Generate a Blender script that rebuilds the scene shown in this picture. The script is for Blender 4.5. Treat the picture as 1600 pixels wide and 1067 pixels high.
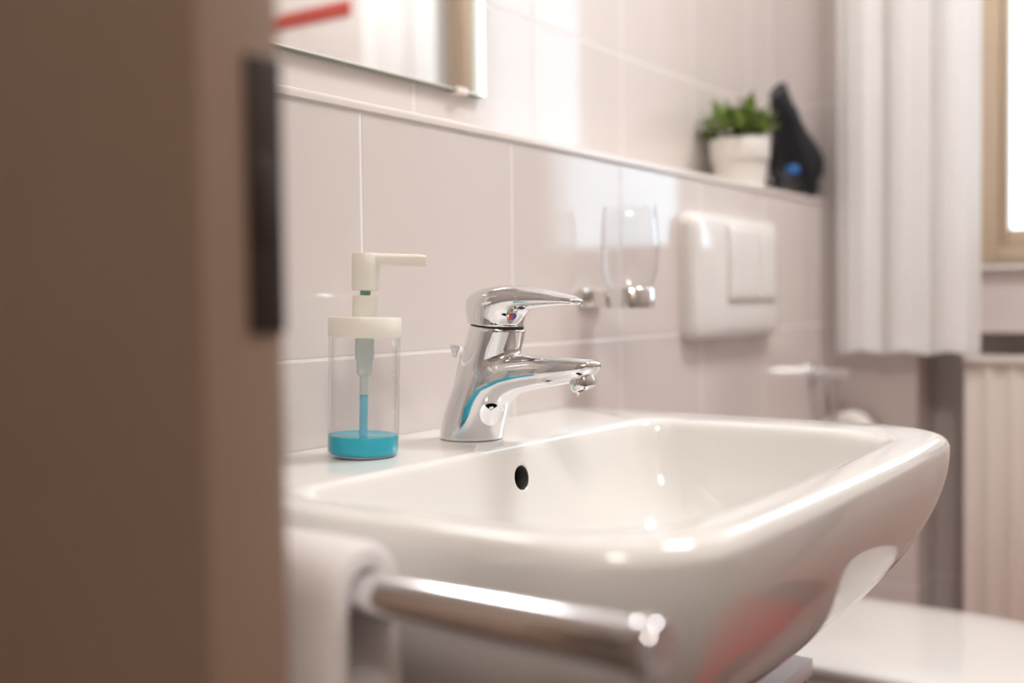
import bpy, bmesh, math, random
import numpy as np
from mathutils import Vector, Matrix
random.seed(7)
for o in list(bpy.data.objects): bpy.data.objects.remove(o, do_unlink=True)
S = bpy.context.scene
COL = S.collection
PI = math.pi

# ------------------------------------------------------------------ camera
F_PX, YAW, PITCH, ROLL = 1700.0, math.radians(34.65), math.radians(2.1), math.radians(.68)
CAM = Vector((0, -.70, .93))
fw = Vector((math.cos(YAW)*math.cos(PITCH), math.sin(YAW)*math.cos(PITCH), -math.sin(PITCH)))
r0 = Vector((math.sin(YAW), -math.cos(YAW), 0)); u0 = r0.cross(fw)
rt = r0*math.cos(ROLL) - u0*math.sin(ROLL); up = u0*math.cos(ROLL) + r0*math.sin(ROLL)
cd = bpy.data.cameras.new('camera'); cam = bpy.data.objects.new('camera', cd); COL.objects.link(cam)
cam.matrix_world = Matrix(((rt.x, up.x, -fw.x, CAM.x), (rt.y, up.y, -fw.y, CAM.y), (rt.z, up.z, -fw.z, CAM.z), (0, 0, 0, 1)))
cd.sensor_width = 36; cd.lens = 36*F_PX/1600; cd.clip_start = .02
cd.dof.use_dof = True; cd.dof.focus_distance = .97; cd.dof.aperture_fstop = 2.2
S.camera = cam

# ------------------------------------------------------------------ daylight and exposure
w = bpy.data.worlds.new('overcast_sky'); S.world = w; w.use_nodes = True
bg = w.node_tree.nodes['Background']
bg.inputs[0].default_value = (.70, .87, 1.0, 1); bg.inputs[1].default_value = 3.2
S.view_settings.view_transform = 'Standard'; S.view_settings.look = 'None'
S.view_settings.gamma = 1; S.view_settings.use_curve_mapping = False
S.view_settings.exposure = 0.68
LAMP_POWER = 24.0; HALL_FILL_POWER = 29.0

# ------------------------------------------------------------------ helpers
def tag(o, label=None, cat=None, group=None, kind=None):
    if label: o['label'] = label
    if cat: o['category'] = cat
    if group: o['group'] = group
    if kind: o['kind'] = kind
    return o
def empty(name, loc=(0, 0, 0), rz=0):
    o = bpy.data.objects.new(name, None); COL.objects.link(o)
    o.location = loc; o.rotation_euler = (0, 0, rz); o.empty_display_size = .02
    return o
def mesh_obj(name, me, mat, parent=None):
    o = bpy.data.objects.new(name, me); COL.objects.link(o)
    if mat is not None and len(me.materials) == 0: me.materials.append(mat)
    if parent: o.parent = parent
    return o
def build(name, V, Fc, mat, parent=None, smooth=True, angle=40, loc=None):
    me = bpy.data.meshes.new(name); me.from_pydata([tuple(v) for v in V], [], [tuple(f) for f in Fc]); me.validate()
    bm = bmesh.new(); bm.from_mesh(me); bmesh.ops.recalc_face_normals(bm, faces=bm.faces); bm.to_mesh(me); bm.free()
    if smooth:
        me.polygons.foreach_set('use_smooth', [True]*len(me.polygons))
        if angle < 180: me.set_sharp_from_angle(angle=math.radians(angle))
    o = mesh_obj(name, me, mat, parent)
    if loc: o.location = loc
    return o
class MB:
    def __init__(s): s.V = []; s.F = []
    def add(s, V, Fc):
        n = len(s.V); s.V += [tuple(v) for v in V]; s.F += [tuple(i+n for i in f) for f in Fc]; return s
    def box(s, x0, x1, y0, y1, z0, z1, b=0):
        if b <= 0:
            V = [(x, y, z) for z in (z0, z1) for y in (y0, y1) for x in (x0, x1)]
            return s.add(V, [(0, 2, 3, 1), (4, 5, 7, 6), (0, 1, 5, 4), (2, 6, 7, 3), (0, 4, 6, 2), (1, 3, 7, 5)])
        bm = bmesh.new(); bmesh.ops.create_cube(bm, size=1)
        for v in bm.verts: v.co = Vector(((x0+x1)/2+v.co.x*(x1-x0), (y0+y1)/2+v.co.y*(y1-y0), (z0+z1)/2+v.co.z*(z1-z0)))
        bmesh.ops.bevel(bm, geom=bm.edges[:], offset=b, segments=3, affect='EDGES', profile=.5)
        bm.verts.index_update(); s.add([v.co for v in bm.verts], [[v.index for v in f.verts] for f in bm.faces]); bm.free(); return s
    def loft(s, rings, cap0=True, cap1=True, closed=True):
        n = len(rings[0]); V = [p for r in rings for p in r]; Fc = []
        for i in range(len(rings)-1):
            for j in range(n if closed else n-1):
                k = (j+1) % n; Fc.append((i*n+j, i*n+k, (i+1)*n+k, (i+1)*n+j))
        if cap0: Fc.append(tuple(range(n))[::-1])
        if cap1: Fc.append(tuple(range((len(rings)-1)*n, len(rings)*n)))
        return s.add(V, Fc)
    def lathe(s, prof, c=(0, 0, 0), n=40, axis='z', cap=True):
        R = []
        for r, h in prof:
            ring = []
            for i in range(n):
                a = 2*PI*i/n; p = (r*math.cos(a), r*math.sin(a), h)
                if axis == 'y': p = (p[0], -p[2], p[1])
                if axis == 'x': p = (p[2], p[0], p[1])
                ring.append((c[0]+p[0], c[1]+p[1], c[2]+p[2]))
            R.append(ring)
        return s.loft(R, cap, cap)
    def tube(s, pts, rad, n=14, cap=True):
        P = [Vector(p) for p in pts]; R = []; N = None
        for i, p in enumerate(P):
            t = (P[min(i+1, len(P)-1)]-P[max(i-1, 0)]).normalized()
            if N is None:
                N = t.orthogonal().normalized()
            N = (N - t*N.dot(t)).normalized(); B = t.cross(N)
            rr = rad[i] if isinstance(rad, (list, tuple)) else rad
            R.append([p+N*rr*math.cos(2*PI*k/n)+B*rr*math.sin(2*PI*k/n) for k in range(n)])
        return s.loft(R, cap, cap)
    def build(s, name, mat, parent=None, smooth=True, angle=40, loc=None):
        return build(name, s.V, s.F, mat, parent, smooth, angle, loc)
def copy_obj(o, parent):
    c = o.copy(); COL.objects.link(c); c.parent = parent; return c

def surface_nets(fun, lo, hi, h):
    """smooth iso-surface (fun = 0) of a signed distance field"""
    lo = np.array(lo, float); n = np.ceil((np.array(hi)-lo)/h).astype(int)+1
    ax = [lo[i]+h*np.arange(n[i]) for i in range(3)]
    X, Y, Z = np.meshgrid(*ax, indexing='ij'); D = fun(X, Y, Z); Sg = D < 0
    nc = n-1; cnt = np.zeros(nc); acc = np.zeros(tuple(nc)+(3,))
    cor = [(i, j, k) for i in (0, 1) for j in (0, 1) for k in (0, 1)]
    sl = lambda A, c: A[c[0]:c[0]+nc[0], c[1]:c[1]+nc[1], c[2]:c[2]+nc[2]]
    for a in cor:
        for d in range(3):
            if a[d]: continue
            b = list(a); b[d] = 1
            da, db = sl(D, a), sl(D, b); m = (da < 0) != (db < 0)
            t = np.where(m, da/np.where(m, da-db, 1), 0)
            cnt += m
            for q in range(3): acc[..., q] += np.where(m, a[q]+(t if q == d else 0), 0)
    act = cnt > 0; idx = -np.ones(nc, int); idx[act] = np.arange(act.sum())
    I = np.argwhere(act); V = lo+h*(I+acc[act]/cnt[act][:, None])
    Fc = []
    for d in range(3):
        e1, e2 = (d+1) % 3, (d+2) % 3
        A = np.moveaxis(Sg, (d, e1, e2), (0, 1, 2)); J = np.moveaxis(idx, (d, e1, e2), (0, 1, 2))
        ch = A[:-1] != A[1:]; ch[:, 0] = ch[:, -1] = False; ch[:, :, 0] = ch[:, :, -1] = False
        q = np.argwhere(ch)
        for i, j, k in q:
            Fc.append((J[i, j-1, k-1], J[i, j, k-1], J[i, j, k], J[i, j-1, k]))
    return V, [tuple(int(v) for v in f) for f in Fc]
def smin(a, b, k):
    hh = np.clip(.5+.5*(b-a)/k, 0, 1); return b*(1-hh)+a*hh-k*hh*(1-hh)
def smax(a, b, k): return -smin(-a, -b, k)

# ------------------------------------------------------------------ materials
def mat(name, col, rough=.5, metal=0, noise=0, nscale=20, bump=0, bscale=200, coat=0, spec=.5, sss=0, trans=0, ior=1.45, sheen=0):
    m = bpy.data.materials.new(name); m.use_nodes = True; nt = m.node_tree; b = nt.nodes['Principled BSDF']
    b.inputs['Base Color'].default_value = (*col, 1); b.inputs['Roughness'].default_value = rough
    b.inputs['Metallic'].default_value = metal; b.inputs['Specular IOR Level'].default_value = spec
    b.inputs['Coat Weight'].default_value = coat; b.inputs['IOR'].default_value = ior
    b.inputs['Transmission Weight'].default_value = trans; b.inputs['Sheen Weight'].default_value = sheen
    if sss: b.inputs['Subsurface Weight'].default_value = sss; b.inputs['Subsurface Scale'].default_value = .01
    tc = nt.nodes.new('ShaderNodeTexCoord')
    if noise:
        n = nt.nodes.new('ShaderNodeTexNoise'); n.inputs['Scale'].default_value = nscale; n.inputs['Detail'].default_value = 4
        nt.links.new(tc.outputs['Object'], n.inputs['Vector'])
        mx = nt.nodes.new('ShaderNodeMix'); mx.data_type = 'RGBA'
        mx.inputs['A'].default_value = (*[max(0, c*(1-noise)) for c in col], 1)
        mx.inputs['B'].default_value = (*[min(1, c*(1+noise)) for c in col], 1)
        nt.links.new(n.outputs['Fac'], mx.inputs['Factor']); nt.links.new(mx.outputs['Result'], b.inputs['Base Color'])
    if bump:
        n2 = nt.nodes.new('ShaderNodeTexNoise'); n2.inputs['Scale'].default_value = bscale; n2.inputs['Detail'].default_value = 2
        nt.links.new(tc.outputs['Object'], n2.inputs['Vector'])
        bp = nt.nodes.new('ShaderNodeBump'); bp.inputs['Strength'].default_value = bump; bp.inputs['Distance'].default_value = .002
        nt.links.new(n2.outputs['Fac'], bp.inputs['Height']); nt.links.new(bp.outputs['Normal'], b.inputs['Normal'])
    return m
M = {}
M['tile'] = mat('glazed_tile', (.75, .68, .65), .07, noise=.02, nscale=3)
M['grout'] = mat('white_grout', (.90, .87, .85), .7, noise=.03, nscale=60)
M['trim'] = mat('bullnose_glaze', (.80, .73, .68), .15, noise=.02, nscale=5)
M['plaster'] = mat('cream_plaster', (.78, .75, .72), .9, noise=.03, nscale=8, bump=.1, bscale=150)
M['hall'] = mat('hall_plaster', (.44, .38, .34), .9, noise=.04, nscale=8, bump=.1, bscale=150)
M['floor'] = mat('floor_tile', (.24, .20, .18), .35, noise=.15, nscale=6)
M['ceramic'] = mat('white_ceramic', (.88, .86, .83), .04, noise=.012, nscale=4, ior=1.6)
M['chrome'] = mat('chrome', (.80, .80, .81), .045, 1, noise=.02, nscale=30)
M['satin'] = mat('satin_chrome', (.83, .81, .79), .16, 1, noise=.03, nscale=30)
M['rail'] = mat('polished_rail_chrome', (.93, .93, .95), .11, 1, noise=.02, nscale=30)
M['dark'] = mat('painted_gap_shade', (.02, .016, .013), .6, noise=.1, nscale=50)  # shade inside hole and seam put into the colour
M['pump'] = mat('ivory_plastic', (.88, .86, .78), .3, noise=.02, nscale=10, sss=.2)
M['red'] = mat('red_enamel', (.55, .03, .03), .3, noise=.05, nscale=30)
M['blue'] = mat('blue_enamel', (.02, .06, .30), .3, noise=.05, nscale=30)
M['pot'] = mat('white_glazed_pot', (.86, .83, .78), .3, noise=.03, nscale=15)
M['soil'] = mat('potting_soil', (.06, .04, .025), .95, noise=.5, nscale=90, bump=.6, bscale=120)
M['leaf'] = mat('green_leaf', (.22, .33, .07), .4, noise=.45, nscale=14)
M['stem'] = mat('green_stem', (.12, .2, .05), .6, noise=.2, nscale=30)
M['dryer'] = mat('black_plastic', (.018, .019, .024), .35, noise=.15, nscale=20)
M['dryer_blue'] = mat('blue_switch', (.02, .16, .50), .35, noise=.1, nscale=30)
M['wood'] = mat('tan_wood', (.60, .46, .33), .45, noise=.10, nscale=9)
M['door'] = mat('brown_door_paint', (.32, .22, .16), .5, noise=.05, nscale=12, bump=.05, bscale=300)
M['plate'] = mat('dark_bronze_plate', (.03, .018, .014), .4, 0, noise=.2, nscale=40)
M['towel'] = mat('white_terry', (.90, .86, .85), .95, noise=.05, nscale=60, bump=.7, bscale=420, sheen=.4)
M['rug'] = mat('red_bath_mat', (.60, .02, .02), .95, noise=.25, nscale=50, bump=.8, bscale=260)
M['redtile'] = mat('red_border_tile', (.44, .07, .05), .12, noise=.1, nscale=20)
M['enamel'] = mat('radiator_enamel', (.84, .76, .70), .35, noise=.02, nscale=6)
M['cab'] = mat('white_laminate', (.80, .79, .82), .35, noise=.02, nscale=6)
M['cabdark'] = mat('shadow_grey_laminate', (.05, .045, .05), .4, noise=.15, nscale=9)  # shadow below the basin given as a dark grey colour
M['paper'] = mat('tissue_paper', (.88, .84, .79), .95, noise=.03, nscale=80, bump=.3, bscale=300)
M['brass'] = mat('brass_valve', (.45, .30, .16), .35, 1, noise=.1, nscale=30)
M['flush'] = mat('flush_plate_plastic', (.86, .83, .80), .09, noise=.015, nscale=5)
M['mirror'] = mat('mirror_silver', (.93, .94, .935), .008, 1, noise=.004, nscale=3)
M['mirror_edge'] = mat('glass_edge_green', (.20, .26, .21), .15, noise=.1, nscale=20)
def mk_glass(name, col, rough=0.0, ior=1.45, density=0, abscol=None):
    m = bpy.data.materials.new(name); m.use_nodes = True; nt = m.node_tree; b = nt.nodes['Principled BSDF']
    b.inputs['Base Color'].default_value = (*col, 1); b.inputs['Roughness'].default_value = rough
    b.inputs['Transmission Weight'].default_value = 1; b.inputs['IOR'].default_value = ior
    if density:
        v = nt.nodes.new('ShaderNodeVolumeAbsorption'); v.inputs['Color'].default_value = (*abscol, 1); v.inputs['Density'].default_value = density
        nt.links.new(v.outputs[0], nt.nodes['Material Output'].inputs['Volume'])
    return m
M['glass'] = mk_glass('clear_glass', (.97, .99, .985), ior=1.46, density=9, abscol=(.45, .85, .88))
def mk_bottle(name, tint):
    m = bpy.data.materials.new(name); m.use_nodes = True; nt = m.node_tree; nt.nodes.remove(nt.nodes['Principled BSDF'])
    t = nt.nodes.new('ShaderNodeBsdfTransparent'); g = nt.nodes.new('ShaderNodeBsdfGlossy'); g.inputs['Roughness'].default_value = .01
    lw = nt.nodes.new('ShaderNodeLayerWeight'); lw.inputs[0].default_value = .5
    def power(e, mul, add):
        p = nt.nodes.new('ShaderNodeMath'); p.operation = 'POWER'; p.inputs[1].default_value = e; nt.links.new(lw.outputs['Facing'], p.inputs[0])
        q = nt.nodes.new('ShaderNodeMath'); q.operation = 'MULTIPLY_ADD'; q.inputs[1].default_value = mul; q.inputs[2].default_value = add; nt.links.new(p.outputs[0], q.inputs[0]); return q.outputs[0]
    mc = nt.nodes.new('ShaderNodeMix'); mc.data_type = 'RGBA'; mc.inputs['A'].default_value = (.985, .993, .993, 1); mc.inputs['B'].default_value = (*tint, 1)
    mx = nt.nodes.new('ShaderNodeMixShader')
    nt.links.new(power(2.6, 1.0, 0), mc.inputs['Factor'])           # longer way through the wall at the rim; nt.links.new(mc.outputs['Result'], t.inputs[0])
    nt.links.new(power(4, .8, .05), mx.inputs[0]); nt.links.new(t.outputs[0], mx.inputs[1]); nt.links.new(g.outputs[0], mx.inputs[2])
    nt.links.new(mx.outputs[0], nt.nodes['Material Output'].inputs['Surface']); return m
M['bottle'] = mk_bottle('thin_bottle_glass', (.06, .30, .36))
M['thin'] = mk_bottle('thin_tumbler_glass', (.16, .15, .145))
M['tumbler'] = mk_glass('tumbler_glass', (.985, .99, .99), ior=1.46)
def mk_soap():
    m = mat('turquoise_soap', (.0, .52, .70), .08, noise=.05, nscale=12, ior=1.36, trans=.12); return m
M['soap'] = mk_soap()
M['tube'] = mat('milky_plastic', (.78, .86, .84), .3, noise=.02, nscale=10, trans=.55, ior=1.3)
M['tubeblue'] = mat('soap_filled_tube', (.25, .68, .82), .3, noise=.03, nscale=10, trans=.4, ior=1.3)
M['green'] = mat('green_pump_shaft', (.30, .62, .48), .3, noise=.03, nscale=10)
def mk_pane():
    m = bpy.data.materials.new('window_pane'); m.use_nodes = True; nt = m.node_tree; nt.nodes.remove(nt.nodes['Principled BSDF'])
    t = nt.nodes.new('ShaderNodeBsdfTransparent'); t.inputs[0].default_value = (.96, .98, .98, 1)
    g = nt.nodes.new('ShaderNodeBsdfGlossy'); g.inputs['Roughness'].default_value = .02
    fr = nt.nodes.new('ShaderNodeFresnel'); fr.inputs[0].default_value = 1.3
    mx = nt.nodes.new('ShaderNodeMixShader')
    nt.links.new(fr.outputs[0], mx.inputs[0]); nt.links.new(t.outputs[0], mx.inputs[1]); nt.links.new(g.outputs[0], mx.inputs[2])
    nt.links.new(mx.outputs[0], nt.nodes['Material Output'].inputs['Surface']); return m
M['pane'] = mk_pane()
def mk_curtain():
    m = mat('white_voile', (.96, .945, .93), .9, noise=.02, nscale=40, bump=.15, bscale=500); nt = m.node_tree
    b = nt.nodes['Principled BSDF']; t = nt.nodes.new('ShaderNodeBsdfTranslucent'); t.inputs[0].default_value = (.93, .92, .91, 1)
    mx = nt.nodes.new('ShaderNodeMixShader'); mx.inputs[0].default_value = .2
    nt.links.new(b.outputs[0], mx.inputs[1]); nt.links.new(t.outputs[0], mx.inputs[2])
    nt.links.new(mx.outputs[0], nt.nodes['Material Output'].inputs['Surface']); return m
M['curtain'] = mk_curtain()
def mk_emit(name, col, st):
    m = bpy.data.materials.new(name); m.use_nodes = True; b = m.node_tree.nodes['Principled BSDF']
    b.inputs['Base Color'].default_value = (.9, .88, .85, 1); b.inputs['Emission Color'].default_value = (*col, 1); b.inputs['Emission Strength'].default_value = st
    return m

# ------------------------------------------------------------------ the shell
XW, LED, ZL = 2.105, .115, 1.12            # window wall, ledge depth, ledge height
YR, ZC = -1.55, 2.45                       # opposite wall, ceiling
def struct(name, mb, m, parent=None, **k):
    o = mb.build(name, m, parent, smooth=False, **k)
    if parent is None: o['kind'] = 'structure'
    return o
struct('floor', MB().box(-1.7, 2.4, -1.7, 1.1, -.1, 0), M['floor'])
struct('ceiling', MB().box(-1.7, 2.4, -1.7, 1.1, ZC, ZC+.1), M['plaster'])
prof = [(.0004, 0), (.0004, ZL-.008), (LED+.0004, ZL-.008), (LED+.0004, ZC), (.32, ZC), (.32, 0)]
wall_left = struct('wall_left', MB().loft([[(x, y, z) for y, z in prof] for x in (.385, XW+.0004)]), M['grout'])
WY0, WY1, WZ0, WZ1 = -.75, -.272, .985, 2.02   # window opening
NY0, NY1, NZ = -.98, -.166, .863               # radiator niche
mb = MB(); x0, x1 = XW+.0004, 2.36
mb.box(x0, x1, NY1, .32, 0, ZC).box(x0, x1, WY1, NY1, NZ, ZC).box(x0, x1, WY0, WY1, NZ, WZ0).box(x0, x1, WY0, WY1, WZ1, ZC)
mb.box(x0, x1, NY0, WY0, NZ, ZC).box(x0, x1, YR, NY0, 0, ZC).box(2.235, x1, NY0, NY1, 0, NZ)
wall_back = struct('wall_back', mb, M['grout'])
struct('wall_right', MB().box(-1.7, 2.36, YR-.1, YR, 0, ZC), M['hall'])
mb = MB().box(.335, .385, -.215, 1.05, 0, ZC).box(.335, .385, YR, -1.12, 0, ZC).box(.335, .385, -1.12, -.215, 2.06, ZC)
struct('wall_front', mb, M['hall'])
mb = MB().box(-1.7, -1.6, YR, 1.05, 0, ZC).box(-1.7, .385, 1.05, 1.1, 0, ZC)
struct('wall_hall', mb, M['hall'])

# tiles: every tile is a child of its wall
TILE_ME = {}
def tile_mesh(a, b, m):
    key = (round(a, 4), round(b, 4), m.name)
    if key not in TILE_ME:
        c = .0011; d = .0016; V = []
        for (i, hh) in ((0, 0), (0, d-c*.6), (c*.35, d-c*.15), (c, d)):
            V += [(-a/2+i, -b/2+i, hh), (a/2-i, -b/2+i, hh), (a/2-i, b/2-i, hh), (-a/2+i, b/2-i, hh)]
        Fc = [(4*r+j, 4*r+(j+1) % 4, 4*r+4+(j+1) % 4, 4*r+4+j) for r in range(3) for j in range(4)]+[(12, 13, 14, 15)]
        me = bpy.data.meshes.new('tile'); me.from_pydata(V, [], Fc); me.materials.append(m); TILE_ME[key] = me
    return TILE_ME[key]
def tiles(parent, axis, plane, us, vs, area, holes=(), m=None, gap=.0025):
    """axis 'y': tiles face -Y, u = x; axis 'x': tiles face -X, u = y"""
    m = m or M['tile']
    for i in range(len(us)-1):
        for j in range(len(vs)-1):
            rects = [(max(us[i]+gap/2, area[0]), min(us[i+1]-gap/2, area[1]), max(vs[j]+gap/2, area[2]), min(vs[j+1]-gap/2, area[3]))]
            for hx in holes:                                    # cut the tile round an opening
                out = []
                for (a, b, c, d) in rects:
                    if b <= hx[0] or a >= hx[1] or d <= hx[2] or c >= hx[3]: out.append((a, b, c, d)); continue
                    if a < hx[0]: out.append((a, hx[0], c, d))
                    if b > hx[1]: out.append((hx[1], b, c, d))
                    a2, b2 = max(a, hx[0]), min(b, hx[1])
                    if c < hx[2]: out.append((a2, b2, c, hx[2]))
                    if d > hx[3]: out.append((a2, b2, hx[3], d))
                rects = out
            for (a, b, c, d) in rects:
                if b-a < .006 or d-c < .006: continue
                o = mesh_obj('tile', tile_mesh(b-a, d-c, m), None, parent)
                if axis == 'y':
                    o.matrix_local = Matrix(((1, 0, 0, (a+b)/2), (0, 0, -1, plane+.0016), (0, 1, 0, (c+d)/2), (0, 0, 0, 1)))
                else:
                    o.matrix_local = Matrix(((0, 0, -1, plane+.0016), (-1, 0, 0, (a+b)/2), (0, 1, 0, (c+d)/2), (0, 0, 0, 1)))
T = .25
vs = sorted([.88-T*k for k in range(0, 4)]+[ZL-.0105])
tiles(wall_left, 'y', 0, [.767+T*k for k in range(-2, 7)], vs, (.386, XW-.001, .002, ZL-.0115))
tiles(wall_left, 'y', LED, [.985+T*k for k in range(-3, 6)], [ZL-.0015]+[1.306+T*k for k in range(0, 6)], (.386, XW-.001, ZL+.001, ZC))
ys = [-.004-T*k for k in range(6, -2, -1)]
zs = [.88-T*k for k in range(3, -1, -1)]+[ZL]+[1.306+T*k for k in range(0, 6)]
tiles(wall_back, 'x', XW, ys, zs, (YR+.002, LED-.001, .002, ZC-.001), holes=[(WY0, WY1, WZ0-.012, WZ1), (NY0, NY1, -1, NZ), (YR, WY0-.29, 1.672, 1.717), (-.001, LED+.01, -1, ZL)])
tiles(wall_back, 'x', 2.235-.0012, ys, zs, (NY0+.001, NY1-.001, .002, NZ-.001))
tiles(wall_back, 'y', NY1-.0012, [XW, 2.235], zs, (XW+.001, 2.233, .002, NZ-.001))
# ledge top and its rounded edge strip
r = .0045; pr = []
for k in range(9):
    a = PI/2+PI*.5*k/8; pr.append((-.003+r+r*math.cos(a), ZL-r+r*math.sin(a)))
pr += [(-.003, ZL-.0085), (-.0015, ZL-.0095), (.0004, ZL-.0095), (.0004, ZL-.008), (LED, ZL-.008), (LED, ZL)]
o = MB().loft([[(x, y, z) for y, z in pr] for x in (.386, XW-.0005)]).build('trim_1', M['trim'], None, angle=30)
tag(o, 'pale rounded ceramic edge strip along the tiled wall ledge', 'ledge trim', kind='structure')
# red border tiles on the window wall, beyond the window
tr = empty('trim_2', (XW, -1.0, 1.677)); tag(tr, 'narrow red ceramic border band in the tiled window wall', 'tile border', kind='structure')
y = WY0-.29
while y-.20 > YR:
    p = MB().box(-.003, .0016, y-.20-(-1.0)+.0015, y-(-1.0)-.0015, -.003, .038, .001).build('border_tile', M['redtile'], tr); y -= .20

# window
wn = empty('window_1', (XW, (WY0+WY1)/2, WZ0)); tag(wn, 'bright window in a tan wooden frame above the radiator', 'window', kind='structure')
hw = (WY1-WY0)/2; H = WZ1-WZ0
fr = .032
MB().box(.022, .09, -hw, -hw+fr, 0, H, .003).box(.022, .09, hw-fr, hw, 0, H, .003).box(.022, .09, -hw+fr, hw-fr, 0, fr, .003).box(.022, .09, -hw+fr, hw-fr, H-fr, H, .003).build('window_frame', M['wood'], wn)
i0 = hw-fr-.001; s2 = .034
sash = MB().box(.032, .075, -i0, -i0+s2, fr+.001, H-fr, .004).box(.032, .075, i0-s2*.35, i0, fr+.001, H-fr, .004).box(.032, .075, -i0+s2, i0-s2*.35, fr+.001, fr+s2, .004).box(.032, .075, -i0+s2, i0-s2*.35, H-fr-s2, H-fr, .004).build('sash', M['wood'], wn)
MB().box(.05, .054, -i0+s2, i0-s2*.35, fr+s2, H-fr-s2).build('pane', M['pane'], wn, smooth=False)
MB().box(-.012, .03, -hw+.001, hw+.0, -.0105, .0, .004).build('window_sill', M['trim'], wn)

# brown sliding door with its latch plate (in front of the entrance wall)
DX0, DX1, DY = .2865, .3300, -.353
dr = empty('door_1', (DX0, DY, 0)); tag(dr, 'dark brown wooden door leaf with a black latch plate in its edge', 'door', kind='structure')
MB().box(0, DX1-DX0, 0, .82, .008, 2.05, .0022).build('door_leaf', M['door'], dr)
lp = MB().box(.0235, .0432, -.0016, .003, .918, 1.034, .0008).build('lock_plate', M['plate'], dr); lp['label'] = 'black metal lock plate'
MB().box(.027, .039, -.0028, 0, .955, .99, .001).build('latch_bolt', M['plate'], lp)

# ------------------------------------------------------------------ ceiling lamp (out of frame, lights the room)
cl = empty('ceiling_lamp', (1.48, -.74, ZC)); tag(cl, 'round flush ceiling lamp with a warm glowing glass shade', 'lamp')
MB().lathe([(.235, -.001), (.235, -.02), (.225, -.025)], n=48).build('lamp_base', M['satin'], cl)
LM = mk_emit('lamp_glow', (1.0, .99, .98), LAMP_POWER)
MB().lathe([(.22, -.026), (.22, -.05), (.20, -.07), (.12, -.085), (.03, -.09)], n=48).build('lamp_shade', LM, cl)
hl = empty('ceiling_lamp', (-.45, -1.22, ZC)); tag(hl, 'round fill lamp added in the hallway to brighten the door and towel', 'lamp')  # unseen lamp added to brighten the door and towel
MB().lathe([(.22, -.001), (.22, -.02), (.21, -.025)], n=32).build('lamp_base', M['satin'], hl)
MB().lathe([(.205, -.026), (.205, -.05), (.13, -.07), (.03, -.078)], n=32).build('lamp_shade', mk_emit('hall_fill_glow', (1.0, .93, .87), HALL_FILL_POWER), hl)

# ------------------------------------------------------------------ washbasin
RIM = .80
def rrect(x0, x1, yb, yf, rb, rf, z, bow=0, nc=12, ns=56):
    """closed outline: back-left, back-right, front-right, front-left; yb > yf"""
    pts = []
    cs = [((x0+rb, yb-rb), rb, PI, PI/2), ((x1-rb, yb-rb), rb, PI/2, 0), ((x1-rf, yf+rf), rf, 0, -PI/2), ((x0+rf, yf+rf), rf, -PI/2, -PI)]
    for q, (c, r, a0, a1) in enumerate(cs):
        arc = [(c[0]+r*math.cos(a0+(a1-a0)*k/nc), c[1]+r*math.sin(a0+(a1-a0)*k/nc)) for k in range(nc+1)]
        pts += arc
        c2, r2, b0, _ = cs[(q+1) % 4]
        nx = (c2[0]+r2*math.cos(b0), c2[1]+r2*math.sin(b0)); e = arc[-1]
        pts += [(e[0]+(nx[0]-e[0])*k/ns, e[1]+(nx[1]-e[1])*k/ns) for k in range(1, ns)]
    xm, hwd = (x0+x1)/2, (x1-x0)/2; out = []
    for (x, y) in pts:
        t = max(0, min(1, (yb-y)/max(1e-6, yb-yf))); u = min(1, abs(x-xm)/hwd)
        out.append((x, y-bow*(1-u*u)*t*t, z))
    return out
bx0, bx1, byf = .486, 1.142, -.457
def outer(ins_f, ins_s, z, rf=.085): return rrect(bx0+ins_s, bx1-ins_s, -.001, byf+ins_f, .004, rf, RIM+z, bow=.008)
ix0, ix1, iyb, iyf = .526, 1.070, -.138, -.417
def inner(ins, z, rf=.072, rb=.035, k=1): return rrect(ix0+ins, ix1-ins, iyb-ins*k, iyf+ins, rb, rf, RIM+z, bow=.008)
R = []
def smooth_rows(rows, k=4):
    C = np.array(rows, float); P = np.vstack([2*C[0]-C[1], C, 2*C[-1]-C[-2]]); out = []
    for i in range(len(C)-1):
        p0, p1, p2, p3 = P[i:i+4]
        for t in np.arange(k)/k: out.append(.5*(2*p1+(p2-p0)*t+(2*p0-5*p1+4*p2-p3)*t*t+(3*p1-p0-3*p2+p3)*t**3))
    return [tuple(map(float, r)) for r in out]+[rows[-1]]
for z, f_, s_ in smooth_rows([(-.225, .30, .25), (-.223, .225, .20), (-.212, .168, .145), (-.190, .118, .103), (-.160, .076, .066), (-.125, .0445, .040), (-.09, .0215, .019), (-.06, .0085, .0075), (-.035, .002, .002), (-.014, 0, 0), (-.0082, .0010, .0010), (-.0040, .0032, .0032), (-.0012, .0066, .0066), (0, .0110, .0110)]):
    R.append(outer(f_, s_, z, rf=.085+f_*.12))
for z, i_, in [(-.0006, -.008), (-.001, -.004), (-.0024, -.0005), (-.0052, .0020), (-.0095, .0038), (-.016, .0055), (-.022, .0067), (-.028, .0080), (-.035, .0095), (-.043, .0115), (-.051, .0138), (-.06, .0165), (-.085, .027), (-.105, .041), (-.12, .060), (-.13, .085), (-.135, .115), (-.137, .135)]:
    R.append(inner(i_, z, rf=.072+max(0, i_)*.35, rb=.035+max(0, i_)*.35, k=.6 if i_ < .03 else .6))
bas = empty('washbasin', (.817, -.235, RIM-.2)); tag(bas, 'white ceramic washbasin with wide bowl mounted on the tiled wall', 'washbasin')
def local(o, parent):
    o.parent = parent; o.matrix_parent_inverse = Matrix.Translation(-Vector(parent.location)); return o
bb = MB().loft(R).build('basin_bowl', M['ceramic'], None, angle=60); local(bb, bas)
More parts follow.
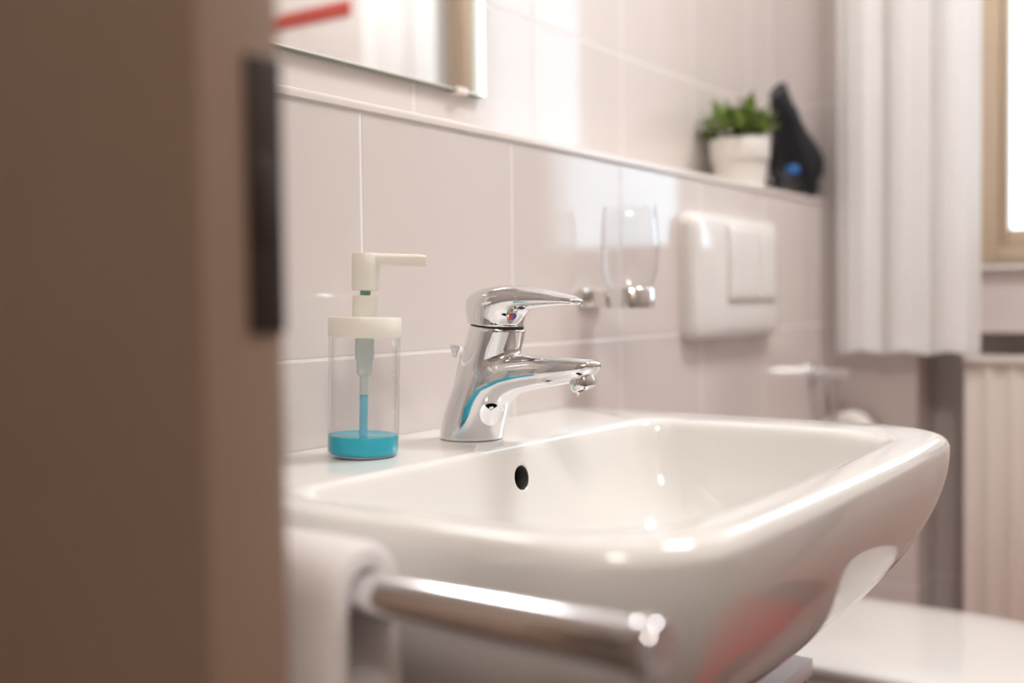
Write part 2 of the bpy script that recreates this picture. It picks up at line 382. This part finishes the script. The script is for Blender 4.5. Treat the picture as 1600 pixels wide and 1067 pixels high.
# overflow hole cut into the back of the bowl, inner shade painted dark
OV = Vector((.8185, -.151, RIM-.0345))
cut = MB().lathe([(.0112, -.004), (.0112, .03)], c=(0, 0, 0), n=32, axis='y').build('overflow_cutter', M['dark'], None)
cut.location = OV+Vector((0, .024, 0)); cut.rotation_euler = (math.radians(-12), 0, 0)
md = bb.modifiers.new('overflow', 'BOOLEAN'); md.operation = 'DIFFERENCE'; md.object = cut; md.solver = 'EXACT'; md.material_mode = 'TRANSFER'
bpy.context.view_layer.update()
me = bpy.data.meshes.new_from_object(bb.evaluated_get(bpy.context.evaluated_depsgraph_get()))
bb.modifiers.clear(); bb.data = me; bpy.data.objects.remove(cut, do_unlink=True)
ov = MB().lathe([(.0109, .0), (.0109, .0008), (.0001, .0009)], n=32, axis='y').build('overflow_shade_disc', M['dark'], None)  # dark disc closes the hole and stands in for its shade
ov.location = OV+Vector((0, .0265, 0)); ov.rotation_euler = (math.radians(-12), 0, 0); bpy.context.view_layer.update(); local(ov, bas)
dn = MB().lathe([(.032, 0), (.032, .002), (.029, .0035), (.024, .0035), (.022, .001)], c=(.815, -.285, RIM-.1372), n=40).build('drain', M['chrome'], None); local(dn, bas)
ds = MB().lathe([(.021, .001), (.021, .004), (.018, .0065), (.008, .0075), (.001, .0076)], c=(.815, -.285, RIM-.1372), n=40).build('drain_plug', M['chrome'], None); local(ds, bas)

# ------------------------------------------------------------------ mixer tap
FX, FY = .8315, -.0765
tap = empty('mixer_tap', (FX, FY, RIM)); tag(tap, 'chrome single-lever mixer tap standing on the back of the washbasin', 'tap')
def spine(ctrl, n=110):
    C = np.array(ctrl, float); m = len(C); P = np.vstack([2*C[0]-C[1], C, 2*C[-1]-C[-2]]); out = []
    for i in range(m-1):
        p0, p1, p2, p3 = P[i:i+4]; q = n//(m-1)
        for k in range(q+(i == m-2)):
            t = k/q; out.append(.5*(2*p1+(p2-p0)*t+(2*p0-5*p1+4*p2-p3)*t*t+(3*p1-p0-3*p2+p3)*t**3))
    return np.array(out)
def sweep(X, Y, Z, ctrl, pw=2.0, n=110):
    """ctrl rows: r, z, half thickness, half width; sections are ellipses across X"""
    D = np.full(X.shape, 9.); Rr = -Y
    for (cr, cz, th, wd) in spine(ctrl, n):
        q = np.sqrt((Rr-cr)**2+(Z-cz)**2)/th
        e = (q**pw+(np.abs(X)/wd)**pw)**(1/pw)
        D = np.minimum(D, (e-1)*th)
    return D
SA, SB = .1105, .118                        # seam plane: z = SA - SB * r'
def cone(X, Y, Z, p0, p1, ra, rb):
    a = np.array([0, -p0[0], p0[1]]); b = np.array([0, -p1[0], p1[1]]); d = b-a; L = np.linalg.norm(d); d = d/L
    t = (Y-a[1])*d[1]+(Z-a[2])*d[2]
    px = X; py = Y-a[1]-t*d[1]; pz = Z-a[2]-t*d[2]
    return (np.sqrt(px**2+py**2+pz**2)-(ra+(rb-ra)*np.clip(t/L, -.3, 1.3)))
def f_body(X, Y, Z):
    col = cone(X, Y, Z, (0, 0), (.0335, .108), .0282, .0262)
    sp = sweep(X, Y, Z, [(.000, -.012, .0280, .0280), (.004, .018, .0272, .0270), (.018, .0435, .0225, .0260), (.042, .0590, .0185, .0250), (.070, .0652, .0165, .0238), (.100, .0680, .0140, .0220), (.1240, .0700, .0102, .0188), (.1335, .0722, .0060, .0145)], 2.3)
    sp = smax(sp, Z-(.0845-.06*np.maximum(0, -Y-.03)), .0025)
    d = smin(col, sp, .007)
    d = smax(d, Z-(SA-SB*(-Y)), .0012)
    return smax(d, -Z, .0015)
def f_lever(X, Y, Z):
    hub = cone(X, Y, Z, (.0285, .10), (.0350, .132), .0268, .0245)
    hub = smax(hub, Z-(.1345+.05*(-Y-.03)), .010)
    bl = sweep(X, Y, Z, [(.0180, .1275, .0110, .0200), (.034, .1318, .0125, .0240), (.058, .1330, .0118, .0230), (.086, .1322, .0082, .0190), (.108, .1308, .0050, .0152), (.1185, .1295, .0034, .0115)], 2.4)
    d = smin(hub, bl, .014)
    d = smax(d, (SA-SB*(-Y))+.0012-Z, .0012)
    return d
V, Fc = surface_nets(f_body, (-.034, -.146, -.003), (.034, .036, .120), .0013)
tb = build('tap_body', V, Fc, M['chrome'], tap, angle=50)
V, Fc = surface_nets(f_lever, (-.032, -.128, .092), (.032, .012, .152), .0011)
lv = build('lever', V, Fc, M['chrome'], tap, angle=50)
# seam: dark ring whose colour gives the gap its shade
seam = []
for k in range(40):
    a = 2*PI*k/40; seam.append((.0247*math.cos(a), -.0322+.0252*math.sin(a)))
MB().loft([[(x, y, SA-SB*(-y)-.001) for x, y in seam], [(x, y, SA-SB*(-y)+.0022) for x, y in seam]]).build('seam_shade_ring', M['dark'], tap)
# temperature mark: red half, blue half
def half_disc(name, m, a0):
    P = [(0, 0)]+[(math.cos(a0+PI*k/12), math.sin(a0+PI*k/12)) for k in range(13)]
    rr = .0040
    o = MB().loft([[(x*rr, y*rr, h) for x, y in P] for h in (0, .0009)]).build(name, m, lv)
    return o
# ray-march the lever surface for the mark
def march(fun, p, d):
    t = 0
    for _ in range(200):
        q = p+d*t; v = float(fun(np.array([q.x]), np.array([q.y]), np.array([q.z]))[0])
        if abs(v) < 1e-5: break
        t += v*.6
    return p+d*t
dmark = (Vector((FX-.012, FY-.058, RIM+.1165))-CAM).normalized()      # towards the visible side of the lever hub
q = march(f_lever, Vector((FX-.012, FY-.058, RIM+.1165))-dmark*.08-Vector((FX, FY, RIM)), dmark)
g = []
for i in range(3):
    e = Vector((0, 0, 0)); e[i] = .0006
    a_, b_ = q+e, q-e
    g.append(float(f_lever(np.array([a_.x]), np.array([a_.y]), np.array([a_.z]))[0]-f_lever(np.array([b_.x]), np.array([b_.y]), np.array([b_.z]))[0]))
nrm = Vector(g).normalized()
rot = nrm.to_track_quat('Z', 'Y').to_matrix().to_4x4()
for nm, mm, a0 in (('hot_mark', M['red'], PI/2), ('cold_mark', M['blue'], -PI/2)):
    hdisc = half_disc(nm, mm, a0); hdisc.matrix_local = Matrix.Translation(q-nrm*.0004) @ rot
# aerator
ae = MB().lathe([(.0105, .012), (.0116, .010), (.0116, .003), (.0108, .0), (.0088, -.0012), (.0082, .001), (.001, .001)], n=36).build('aerator', M['chrome'], tap)
ae.location = (0, -.1265, .0520); ae.rotation_euler = (math.radians(-20), 0, 0)
wd_ = MB().lathe([(.0001, -.0046), (.0012, -.0042), (.0017, -.003), (.0014, -.0016), (.0006, 0), (.0003, .001)], n=16).build('water_drop', M['tumbler'], ae); wd_.location = (-.004, .006, -.0005)
# pop-up waste knob behind the body
MB().tube([(-.004, .030, .002), (-.004, .016, .045), (-.004, .006, .080)], .0022).build('pull_rod', M['chrome'], tap)
kn = MB().lathe([(.0025, -.006), (.0030, -.003), (.0052, .002), (.0060, .0042), (.0052, .0052), (.001, .0054)], n=24).build('pull_knob', M['chrome'], tap); kn.location = (-.004, .0145, .0835); kn.rotation_euler = (math.radians(10), 0, 0)
MB().lathe([(.0292, .0003), (.0292, .0012), (.0275, .0014)], n=48).build('base_gasket', M['satin'], tap)

# ------------------------------------------------------------------ soap dispenser
BX, BY = .688, -.0685
sd = empty('soap_dispenser', (BX, BY, RIM+.0004)); tag(sd, 'clear glass soap dispenser with ivory pump and a little turquoise soap', 'soap dispenser')
Rb = .0302
MB().lathe([(.0005, .0), (Rb-.006, .0), (Rb-.0025, .0006), (Rb-.0004, .0028), (Rb, .006), (Rb, .1000), (Rb-.001, .1025), (Rb-.001, .105), (Rb-.0032, .105), (Rb-.0032, .100), (Rb-.0024, .098), (Rb-.0024, .008), (Rb-.004, .0052), (Rb-.008, .0042), (.0005, .0042)], n=72, cap=False).build('glass_bottle', M['bottle'], sd, angle=60)
MB().lathe([(.0005, .0012), (Rb-.0064, .0012), (Rb-.0028, .0017), (Rb-.0009, .0036), (Rb-.0004, .0065), (Rb-.0004, .0180), (Rb-.0018, .0181), (Rb-.0034, .0176), (.0005, .0176)], n=64, cap=False).build('liquid_soap', M['soap'], sd, angle=50)
MB().lathe([(Rb-.0035, .1008), (Rb+.0004, .1010), (Rb+.0007, .1016), (Rb+.0007, .1170), (Rb+.0001, .1178), (.0114, .1180), (.0108, .1184), (.0106, .1358), (.0100, .1364), (.0075, .1364)], n=64).build('pump_collar', M['pump'], sd, angle=40)
MB().lathe([(.0045, .134), (.0045, .145)], n=24).build('pump_shaft', M['green'], sd)
NA = math.atan2(-.76, .65)
ph = MB().lathe([(.0112, .1405), (.0118, .1412), (.0118, .160)], n=40)
ph.box(-.0118, .0520, -.0062, .0062, .1618, .1722, .0018)
head = MB().lathe([(.0108, .1405), (.0116, .1412), (.0118, .1600), (.0118, .1712), (.0110, .1722), (.001, .1722)], n=48)
hd = head.build('pump_head', M['pump'], sd, angle=45)
ns = []
for t in range(9):
    u = t/8; xx = .002+.0490*u; hh = .0054; ww = .0085-.0015*u; zc = .1722-hh
    if t == 8: hh -= .001; ww -= .001
    ns.append([(xx, ww*math.copysign(abs(math.cos(a))**.45, math.cos(a)), zc+hh*math.copysign(abs(math.sin(a))**.45, math.sin(a))) for a in [2*PI*k/28 for k in range(28)]])
nz = MB().loft(ns).build('nozzle', M['pump'], hd, angle=50); nz.rotation_euler = (0, 0, NA)
ca, sa = math.cos(NA), math.sin(NA)
MB().lathe([(.0080, .100), (.0080, .083), (.0066, .0805), (.0064, .070), (.0050, .068), (.0045, .0680)], n=32).build('pump_cylinder', M['tube'], sd)
MB().lathe([(.0037, .0682), (.0037, .052)], n=20).build('dip_tube', M['tube'], sd)
MB().lathe([(.0036, .0518), (.0036, .0062)], n=20).build('filled_dip_tube', M['tubeblue'], sd)
sd.rotation_euler = Vector((0, 0, 1)).rotation_difference(Vector((.0175, -.0255, 1)).normalized()).to_euler()

# ------------------------------------------------------------------ mirror
mx0, mx1, mz0, mz1 = .30+.12, 1.110, 1.186, 1.95
my = LED-.012
mr = empty('mirror', ((mx0+mx1)/2, LED, mz0)); tag(mr, 'large mirror with bright polished edges hanging above the washbasin', 'mirror')
mb = MB(); bv = .013
V = [(mx0, my+.0006, mz0), (mx1, my+.0006, mz0), (mx1, my+.0006, mz1), (mx0, my+.0006, mz1), (mx0+bv, my, mz0+.0012), (mx1-bv, my, mz0+.0012), (mx1-bv, my, mz1-bv), (mx0+bv, my, mz1-bv)]
o = build('mirror_glass', V, [(4, 5, 6, 7), (0, 1, 5, 4), (1, 2, 6, 5), (2, 3, 7, 6), (3, 0, 4, 7), (3, 2, 1, 0)], M['mirror'], None, smooth=False); local(o, mr)
o = MB().box(mx0, mx1, my+.0008, LED-.0002, mz0-.0006, mz1).build('mirror_edge', M['mirror_edge'], None); local(o, mr)
for cx in (1.060, .50):
    o = MB().box(cx-.011, cx+.011, LED-.0145, LED-.0005, mz0-.004, mz0-.0008, .001).box(cx-.011, cx+.011, LED-.0150, LED-.0125, mz0-.004, mz0+.004, .001).build('mirror_clip', M['enamel'], None); local(o, mr)

# ------------------------------------------------------------------ towel rail and towel
RX, RZ, RY1 = .435, .7725, -.467
rl = empty('towel_rail', (RX, 0, RZ)); tag(rl, 'thick chrome towel rail reaching out beside the washbasin', 'towel rail')
MB().lathe([(.0125, .006), (.0125, -RY1)], n=48, axis='y').build('rail_bar', M['rail'], rl)
MB().lathe([(.0125, -RY1), (.0140, -RY1+.0008), (.0144, -RY1+.002), (.0144, -RY1+.010), (.0136, -RY1+.0115), (.001, -RY1+.0118)], n=48, axis='y').build('end_cap', M['rail'], rl)
MB().lathe([(.026, .0005), (.026, .006), (.022, .008), (.0126, .008)], n=40, axis='y').build('wall_flange', M['chrome'], rl)
def towel():
    path = []; th = .0155; gap = .0008; Rm = .0125+gap+th/2
    for k in range(15): path.append((-Rm-.001*math.sin(k*.7), -.30+.30*k/14))
    for k in range(1, 16): a = PI-PI*k/16; path.append((Rm*math.cos(a), Rm*math.sin(a)*1.0))
    for k in range(15): path.append((Rm-.001*math.sin(k*.9), -.24*k/14))
    P = [Vector((x, 0, z)) for x, z in path]; out = []; inn = []
    for i, p in enumerate(P):
        t = (P[min(i+1, len(P)-1)]-P[max(i-1, 0)]).normalized(); n = Vector((-t.z, 0, t.x))
        out.append((p, n))
    rings = []
    for j, y in enumerate([-.303, -.3035, -.301, -.296, -.285, -.27, -.25, -.225, -.20, -.17, -.15, -.147, -.146]):
        sh = {0: .15, 1: .55, 2: .85, 12: .15, 11: .6, 10: .9}.get(j, 1.0)
        ring = []
        for (p, n) in out: ring.append(p+n*(th/2*sh)+Vector((.0012*math.sin(y*90+p.z*30), y, 0)))
        for (p, n) in reversed(out): ring.append(p-n*(th/2*sh)+Vector((0, y, 0)))
        rings.append(ring)
    return MB().loft(rings)
tw = towel().build('towel', M['towel'], None, angle=180); tw.location = (RX, 0, RZ)
tag(tw, 'thick white towel folded over the chrome towel rail', 'towel')

# ------------------------------------------------------------------ tumbler and holder
TX, TY, TZ = 1.185, -.0585, .932
th_ = empty('tumbler_holder', (TX, 0, TZ)); tag(th_, 'chrome wall bracket holding the drinking glass', 'tumbler holder')
MB().box(-.026, .026, -.007, -.0004, -.012, .0125, .002).build('wall_plate', M['satin'], th_)
MB().box(-.014, .014, -.0320, -.006, -.0110, .0118, .002).build('bracket_arm', M['satin'], th_)
MB().lathe([(.0285, -.012), (.0300, -.011), (.0302, .011), (.0290, .0125), (.0280, .0115), (.0280, -.0085), (.001, -.0085)], n=56).build('cup_ring', M['chrome'], th_).location = (0, TY, 0)
gl = MB().lathe([(.0005, -.0075), (.0245, -.0075), (.0265, -.0060), (.0272, .004), (.0285, .014), (.0330, .030), (.0352, .048), (.0356, .066), (.0342, .090), (.0318, .1120), (.0312, .1126), (.0306, .1120), (.0328, .090), (.0340, .066), (.0336, .048), (.0314, .031), (.0268, .015), (.0245, .010), (.0005, .0085)], n=64, cap=False).build('drinking_glass', M['thin'], None, angle=60)
gl.location = (TX, TY, TZ); tag(gl, 'clear drinking glass standing in the chrome wall holder', 'glass')

# ------------------------------------------------------------------ flush plate
FPX0, FPX1, FPZ0, FPZ1 = 1.445, 1.785, .868, 1.058
fp = empty('flush_plate', ((FPX0+FPX1)/2, 0, FPZ0)); tag(fp, 'white plastic flush plate with two buttons on the tiled wall', 'flush plate')
def sq_ring(x0, x1, z0, z1, r, y, n=7):
    P = []
    for (cx, cz, a0) in ((x0+r, z0+r, PI), (x1-r, z0+r, 1.5*PI), (x1-r, z1-r, 0), (x0+r, z1-r, PI/2)):
        P += [(cx+r*math.cos(a0+PI/2*k/n), y, cz+r*math.sin(a0+PI/2*k/n)) for k in range(n+1)]
    return P
W2 = (FPX1-FPX0)/2; HH = FPZ1-FPZ0
rings = [sq_ring(-W2+i, W2-i, i, HH-i, .022, -y) for i, y in ((0, .0002), (0, .010), (.001, .0155), (.0035, .0195), (.008, .0225), (.02, .0245), (.045, .0258), (.07, .0262))]
MB().loft(rings).build('plate_frame', M['flush'], fp, angle=50)
MB().box(-.058, .138, -.0276, -.0250, .056, .176, .0008).build('button_surround', M['trim'], fp)
for a, b in ((-.055, .066), (.070, .135)):
    rr_ = [sq_ring(a+i, b-i, .060+i, .172-i, .006, -y) for i, y in ((0, .0262), (0, .0285), (.0012, .0300), (.004, .0310), (.012, .0315), (.022, .0318))]
    MB().loft(rr_).build('button', M['flush'], fp, angle=50)

# ------------------------------------------------------------------ potted plant on the ledge
PX, PY = 1.785, .050
pp = empty('potted_plant', (PX, PY, ZL)); tag(pp, 'small bushy green plant in a white pot on the tiled ledge', 'plant')
MB().lathe([(.001, .0003), (.0410, .0003), (.0425, .002), (.0465, .044), (.0470, .0460), (.0500, .0470), (.0508, .049), (.0530, .081), (.0522, .0835), (.0500, .0835), (.0488, .081), (.0470, .066), (.001, .066)], n=56).build('pot', M['pot'], pp, angle=35)
MB().lathe([(.0472, .0668), (.0478, .0735), (.030, .076), (.001, .0765)], n=40).build('soil', M['soil'], pp)
lfV, lfF = [], []
for i in range(7):
    u = i/6; wdt = .0095*math.sin(PI*min(1, u*.92+.06))**.8; zz = .004*math.sin(u*2.6)
    lfV += [(-wdt, .034*u, zz+.0022), (0, .034*u, zz), (wdt, .034*u, zz+.0022), (0, .034*u, zz-.0011)]
for i in range(6):
    for j in range(4):
        k = (j+1) % 4; lfF.append((i*4+j, i*4+k, i*4+4+k, i*4+4+j))
lfF += [(3, 2, 1, 0), (24, 25, 26, 27)]
leaf0 = None; nst = 20
for sidx in range(nst):
    a = sidx*2.399; rad = .074*math.sqrt((sidx+.4)/nst); h = .050*(1-.62*(rad/.074)**2)+random.uniform(-.008, .010)
    base = Vector((rad*.45*math.cos(a), rad*.45*math.sin(a), .075)); tip = Vector((rad*1.0*math.cos(a), rad*.72*math.sin(a), .078+h))
    MB().tube([base, base.lerp(tip, .5)+Vector((0, 0, .005)), tip], [.0016, .0014, .0010], 6).build('stem', M['stem'], pp)
    for k in range(8):
        az = a+k*2.4+random.uniform(-.3, .3); el = random.uniform(.05, .55) if k < 6 else random.uniform(.7, 1.2)
        pos = base.lerp(tip, .62+.38*k/7)+Vector((0, 0, .002))
        if leaf0 is None: lf = leaf0 = build('leaf', lfV, lfF, M['leaf'], pp, angle=60)
        else: lf = copy_obj(leaf0, pp)
        sc = random.uniform(.65, 1.0)
        lf.matrix_local = Matrix.Translation(pos) @ Matrix.Rotation(az, 4, 'Z') @ Matrix.Rotation(el, 4, 'X') @ Matrix.Scale(sc, 4)

# ------------------------------------------------------------------ hair dryer leaning in the corner of the ledge
HX, HY = 2.028, .043
hdr = empty('hair_dryer', (HX, HY, ZL)); tag(hdr, 'black hair dryer with a blue switch leaning in the ledge corner beside the plant', 'hair dryer')
a0 = Vector((.030, .0, .046)); a1 = Vector((-.074, .0, .186)); ax = (a1-a0).normalized(); rotq = ax.to_track_quat('Z', 'Y').to_matrix().to_4x4()
L = (a1-a0).length
bar = MB().lathe([(.001, -.006), (.038, -.005), (.050, .004), (.053, .025), (.047, .050), (.035, .085), (.0285, .115), (.0262, .140)], n=44).build('barrel', M['dryer'], hdr, angle=50); bar.matrix_local = Matrix.Translation(a0) @ rotq
nzl = []
for t in range(8):
    u = t/7; z = .138+u*(L-.128); ax_ = .0235-.010*u; bx_ = .0255+.0065*u*u
    nzl.append([(ax_*math.cos(2*PI*k/32), bx_*math.sin(2*PI*k/32), z) for k in range(32)])
n_ = MB().loft(nzl).build('nozzle', M['dryer'], hdr, angle=50); n_.matrix_local = Matrix.Translation(a0) @ rotq
gr = MB()
for k in range(6): gr.lathe([(.006+.005*k, -.008), (.008+.005*k, -.008), (.008+.005*k, -.004), (.006+.005*k, -.004)], n=30)
g_ = gr.build('rear_grille', M['satin'], bar)
hnd = []
for t in range(9):
    u = t/8; p = Vector((.005-.152*u, -.012-.012*u, .030-.008*u)); r_ = .019-.003*math.sin(u*PI)
    if t == 8: r_ *= .6
    hnd.append([(p.x, p.y+r_*.8*math.cos(2*PI*k/24), max(.001, p.z+r_*1.1*math.sin(2*PI*k/24))) for k in range(24)])
hn = MB().loft(hnd).build('handle', M['dryer'], hdr, angle=50)
MB().lathe([(.013, 0), (.013, .010), (.010, .0145), (.001, .0155)], n=24).build('switch', M['dryer_blue'], hn).location = (-.060, -.020, .041)
cp = [(-.145, -.024, .020), (-.15, -.005, .008), (-.11, .012, .005)]+[(.020+.043*math.cos(2.6-t*.6), .0+.036*math.sin(2.6-t*.6), .005+.0010*t) for t in range(48)]
MB().tube(cp, .0042, 10).build('power_cord', M['dryer'], hdr)

# ------------------------------------------------------------------ curtains
def curtain(name, y0, y1, z0, z1, x, folds, amp, label, seed):
    rnd = random.Random(seed); ph_ = [rnd.uniform(0, 6.28) for _ in range(4)]; nu, nv = 140, 26; V = []; Fc = []
    for j in range(nv+1):
        v = j/nv; z = z0+(z1-z0)*v
        for i in range(nu+1):
            u = i/nu
            a = amp*(1-.25*v)
            xx = x+a*(math.sin(2*PI*folds*u+ph_[0]+.35*math.sin(3*v+ph_[1]))+.35*math.sin(2*PI*folds*1.7*u+ph_[2])*(1-.3*v))
            yy = y0+(y1-y0)*u+.006*math.sin(4*PI*folds*u+ph_[3])*math.sin(PI*u)
            V.append((xx, yy, z+(.004*math.sin(2*PI*folds*u+ph_[3]) if j == 0 else 0)))
    for j in range(nv):
        for i in range(nu):
            a = j*(nu+1)+i; Fc.append((a, a+1, a+nu+2, a+nu+1))
    c = empty(name, (x, (y0+y1)/2, z0)); tag(c, label, 'curtain', 'curtains at the window')
    o = build('curtain_panel', V, Fc, M['curtain'], None, angle=180); local(o, c)
    hemr = [[(V[i][0]+dx, V[i][1], V[i][2]+dz) for dx, dz in ((-.0016, -.001), (.0016, -.001), (.0016, .022), (-.0016, .022))] for i in range(0, nu+1, 2)]
    o = MB().loft(hemr).build('hem', M['curtain'], None, angle=60); local(o, c)
    return c
curtain('curtain', -.036, -.292, .829, 2.16, 2.035, 3.3, .0085, 'white curtain hanging between the tiled ledge and the bright window', 3)
curtain('curtain', -.700, -.93, .829, 2.16, 2.035, 3.0, .0125, 'white curtain hanging on the side of the window away from the ledge', 5)
cr = empty('curtain_rod', (2.035, -.5, 2.175)); tag(cr, 'thin white curtain rod above the window', 'curtain rod')
MB().tube([(0, .48, 0), (0, -.50, 0)], .008).build('rod', M['enamel'], cr)
for yy in (.40, -.44): MB().tube([(0, yy, 0), (.069, yy, 0)], .006).build('rod_bracket', M['enamel'], cr)

# ------------------------------------------------------------------ radiator in the niche
rd = empty('radiator', (2.118, -.6, .12)); tag(rd, 'cream ribbed panel radiator under the window', 'radiator')
ry0, ry1, rh = -.30, .352, .690
ribs = []
npt = 150
for i in range(npt+1):
    u = i/npt; yy = ry0+(ry1-ry0)*u
    ribs.append((.0055*max(0, math.cos(2*PI*u*16))**.6*-1, yy))
ring = lambda z, ins: [(x+.006+ins, y) for x, y in ribs]+[(.05-ins, ry1), (.05-ins, ry0)]
MB().loft([[(x, y, z) for x, y in ring(z, i)] for z, i in ((.0, .006), (.006, .002), (.02, 0), (rh-.02, 0), (rh-.006, .002), (rh, .006))]).build('panel', M['enamel'], rd, angle=50)
MB().box(-.004, .055, ry0-.003, ry1+.003, rh-.004, rh+.012, .003).build('top_grille', M['enamel'], rd)
MB().tube([(.025, ry1+.012, -.119), (.025, ry1+.012, .05)], .008).build('pipe', M['enamel'], rd)
MB().lathe([(.012, 0), (.014, .004), (.014, .03), (.010, .034), (.006, .05)], c=(.025, ry1+.014, .045), n=20).build('valve', M['brass'], rd)

# ------------------------------------------------------------------ toilet
QX = 1.595
tl = empty('toilet', (QX, 0, 0)); tag(tl, 'white wall-hung toilet with closed lid beyond the washbasin', 'toilet')
def dshape(hwid, yb, yf, z, n=26, rb=.05):
    P = []; yc = yf+hwid*1.12
    for k in range(n+1):
        a = -PI*k/n; P.append((hwid*math.cos(a), yc+(yc-yf)*math.sin(a)))
    for k in range(7):
        a = PI-PI/2*k/6; P.append((-hwid+rb+rb*math.cos(a), yb-rb+rb*math.sin(a)))
    for k in range(7):
        a = PI/2-PI/2*k/6; P.append((hwid-rb+rb*math.cos(a), yb-rb+rb*math.sin(a)))
    return [(x, y, z) for x, y in P]
MB().loft([dshape(.10, -.001, -.30, .12, rb=.01), dshape(.125, -.001, -.36, .15, rb=.01), dshape(.15, -.001, -.43, .22, rb=.01), dshape(.168, -.001, -.50, .32, rb=.01), dshape(.174, -.001, -.525, .385, rb=.01), dshape(.176, -.001, -.53, .398, rb=.01), dshape(.172, -.002, -.526, .402, rb=.012)]).build('toilet_bowl', M['ceramic'], tl, angle=50)
MB().loft([dshape(.176, -.092, -.532, .4045), dshape(.181, -.088, -.538, .407), dshape(.182, -.087, -.539, .416), dshape(.179, -.089, -.536, .4185)]).build('toilet_seat', M['ceramic'], tl, angle=50)
MB().loft([dshape(.182, -.087, -.540, .4215), dshape(.185, -.084, -.543, .4245), dshape(.1855, -.0835, -.5435, .434), dshape(.183, -.086, -.541, .4385), dshape(.172, -.097, -.530, .4415), dshape(.12, -.15, -.478, .4440), dshape(.05, -.22, -.40, .4445, rb=.03)]).build('toilet_lid', M['ceramic'], tl, angle=60)
for sx in (-.075, .075): MB().lathe([(.012, 0), (.012, .03)], c=(sx, -.07, .402), n=20).build('hinge', M['chrome'], tl)

# ------------------------------------------------------------------ toilet roll holder and roll
ph2 = empty('toilet_roll_holder', (2.0, 0, .788)); tag(ph2, 'chrome toilet roll holder on the tiled wall near the corner', 'toilet roll holder')
MB().lathe([(.022, .0004), (.022, .006), (.019, .008), (.012, .0085)], n=32, axis='y').build('wall_plate', M['chrome'], ph2)
MB().tube([(0, -.006, 0), (0, -.055, .0), (-.002, -.080, -.002)], [.0125, .0125, .0105], 20).build('arm', M['chrome'], ph2)
MB().tube([(0, -.045, -.006), (0, -.045, -.09), (0, -.052, -.104), (.012, -.056, -.108)], .0055, 14).build('drop_rod', M['chrome'], ph2)
MB().tube([(-.10+.09, -.056, -.108), (.075, -.056, -.108)], .0055, 14).build('roll_bar', M['chrome'], ph2)
tr_ = empty('toilet_roll', (2.052, -.056, .680)); tag(tr_, 'white toilet paper roll on the chrome holder near the corner', 'toilet roll')
MB().lathe([(.0205, -.036), (.046, -.036), (.0475, -.0345), (.0475, .0345), (.046, .036), (.0205, .036), (.0205, -.036)], n=44, axis='x', cap=False).build('paper', M['paper'], tr_)
MB().lathe([(.0202, -.0362), (.0202, .0362), (.0185, .0362), (.0185, -.0362), (.0202, -.0362)], n=32, axis='x', cap=False).build('cardboard_core', M['wood'], tr_)
tr_.location = (2.040, -.056, .667)

# ------------------------------------------------------------------ vanity unit below the basin
vn = empty('vanity_cabinet', (.80, 0, 0)); tag(vn, 'low cabinet with a white top board under the washbasin', 'cabinet')
vt = .56
MB().box(-.28, .28, -.30, -.002, .10, vt-.02, .002).build('cabinet_body', M['cabdark'], vn)
MB().box(-.285, .285, -.322, -.002, vt-.019, vt, .0015).build('cabinet_top', M['cab'], vn)
for sgn in (-1, 1):
    dd = MB().box(min(sgn*.002, sgn*.279), max(sgn*.002, sgn*.279), -.318, -.3005, .105, vt-.022, .002).build('cabinet_door', M['cabdark'], vn)
    MB().tube([(sgn*.03, -.319, .42), (sgn*.03, -.335, .42), (sgn*.03, -.335, .50), (sgn*.03, -.319, .50)], .004, 10).build('handle', M['chrome'], dd)
    for yy in (-.27, -.04): MB().lathe([(.014, 0), (.016, .1)], c=(sgn*.24, yy, .0005), n=20).build('foot', M['chrome'], vn)

# ------------------------------------------------------------------ red bath mat on the floor
bm_ = [sq_ring(-.54+i, .54-i, -.38+i, .38-i, .05, 0, 6) for i in (0, 0, .004, .015, .03)]
hs = (.0005, .010, .016, .020, .021)
o = MB().loft([[(x, z, h) for (x, y, z) in rg] for rg, h in zip(bm_, hs)]).build('bath_mat', M['rug'], None, angle=60)
o.location = (1.67, -.82, 0); tag(o, 'red bath mat on the floor in front of the toilet and radiator', 'bath mat')
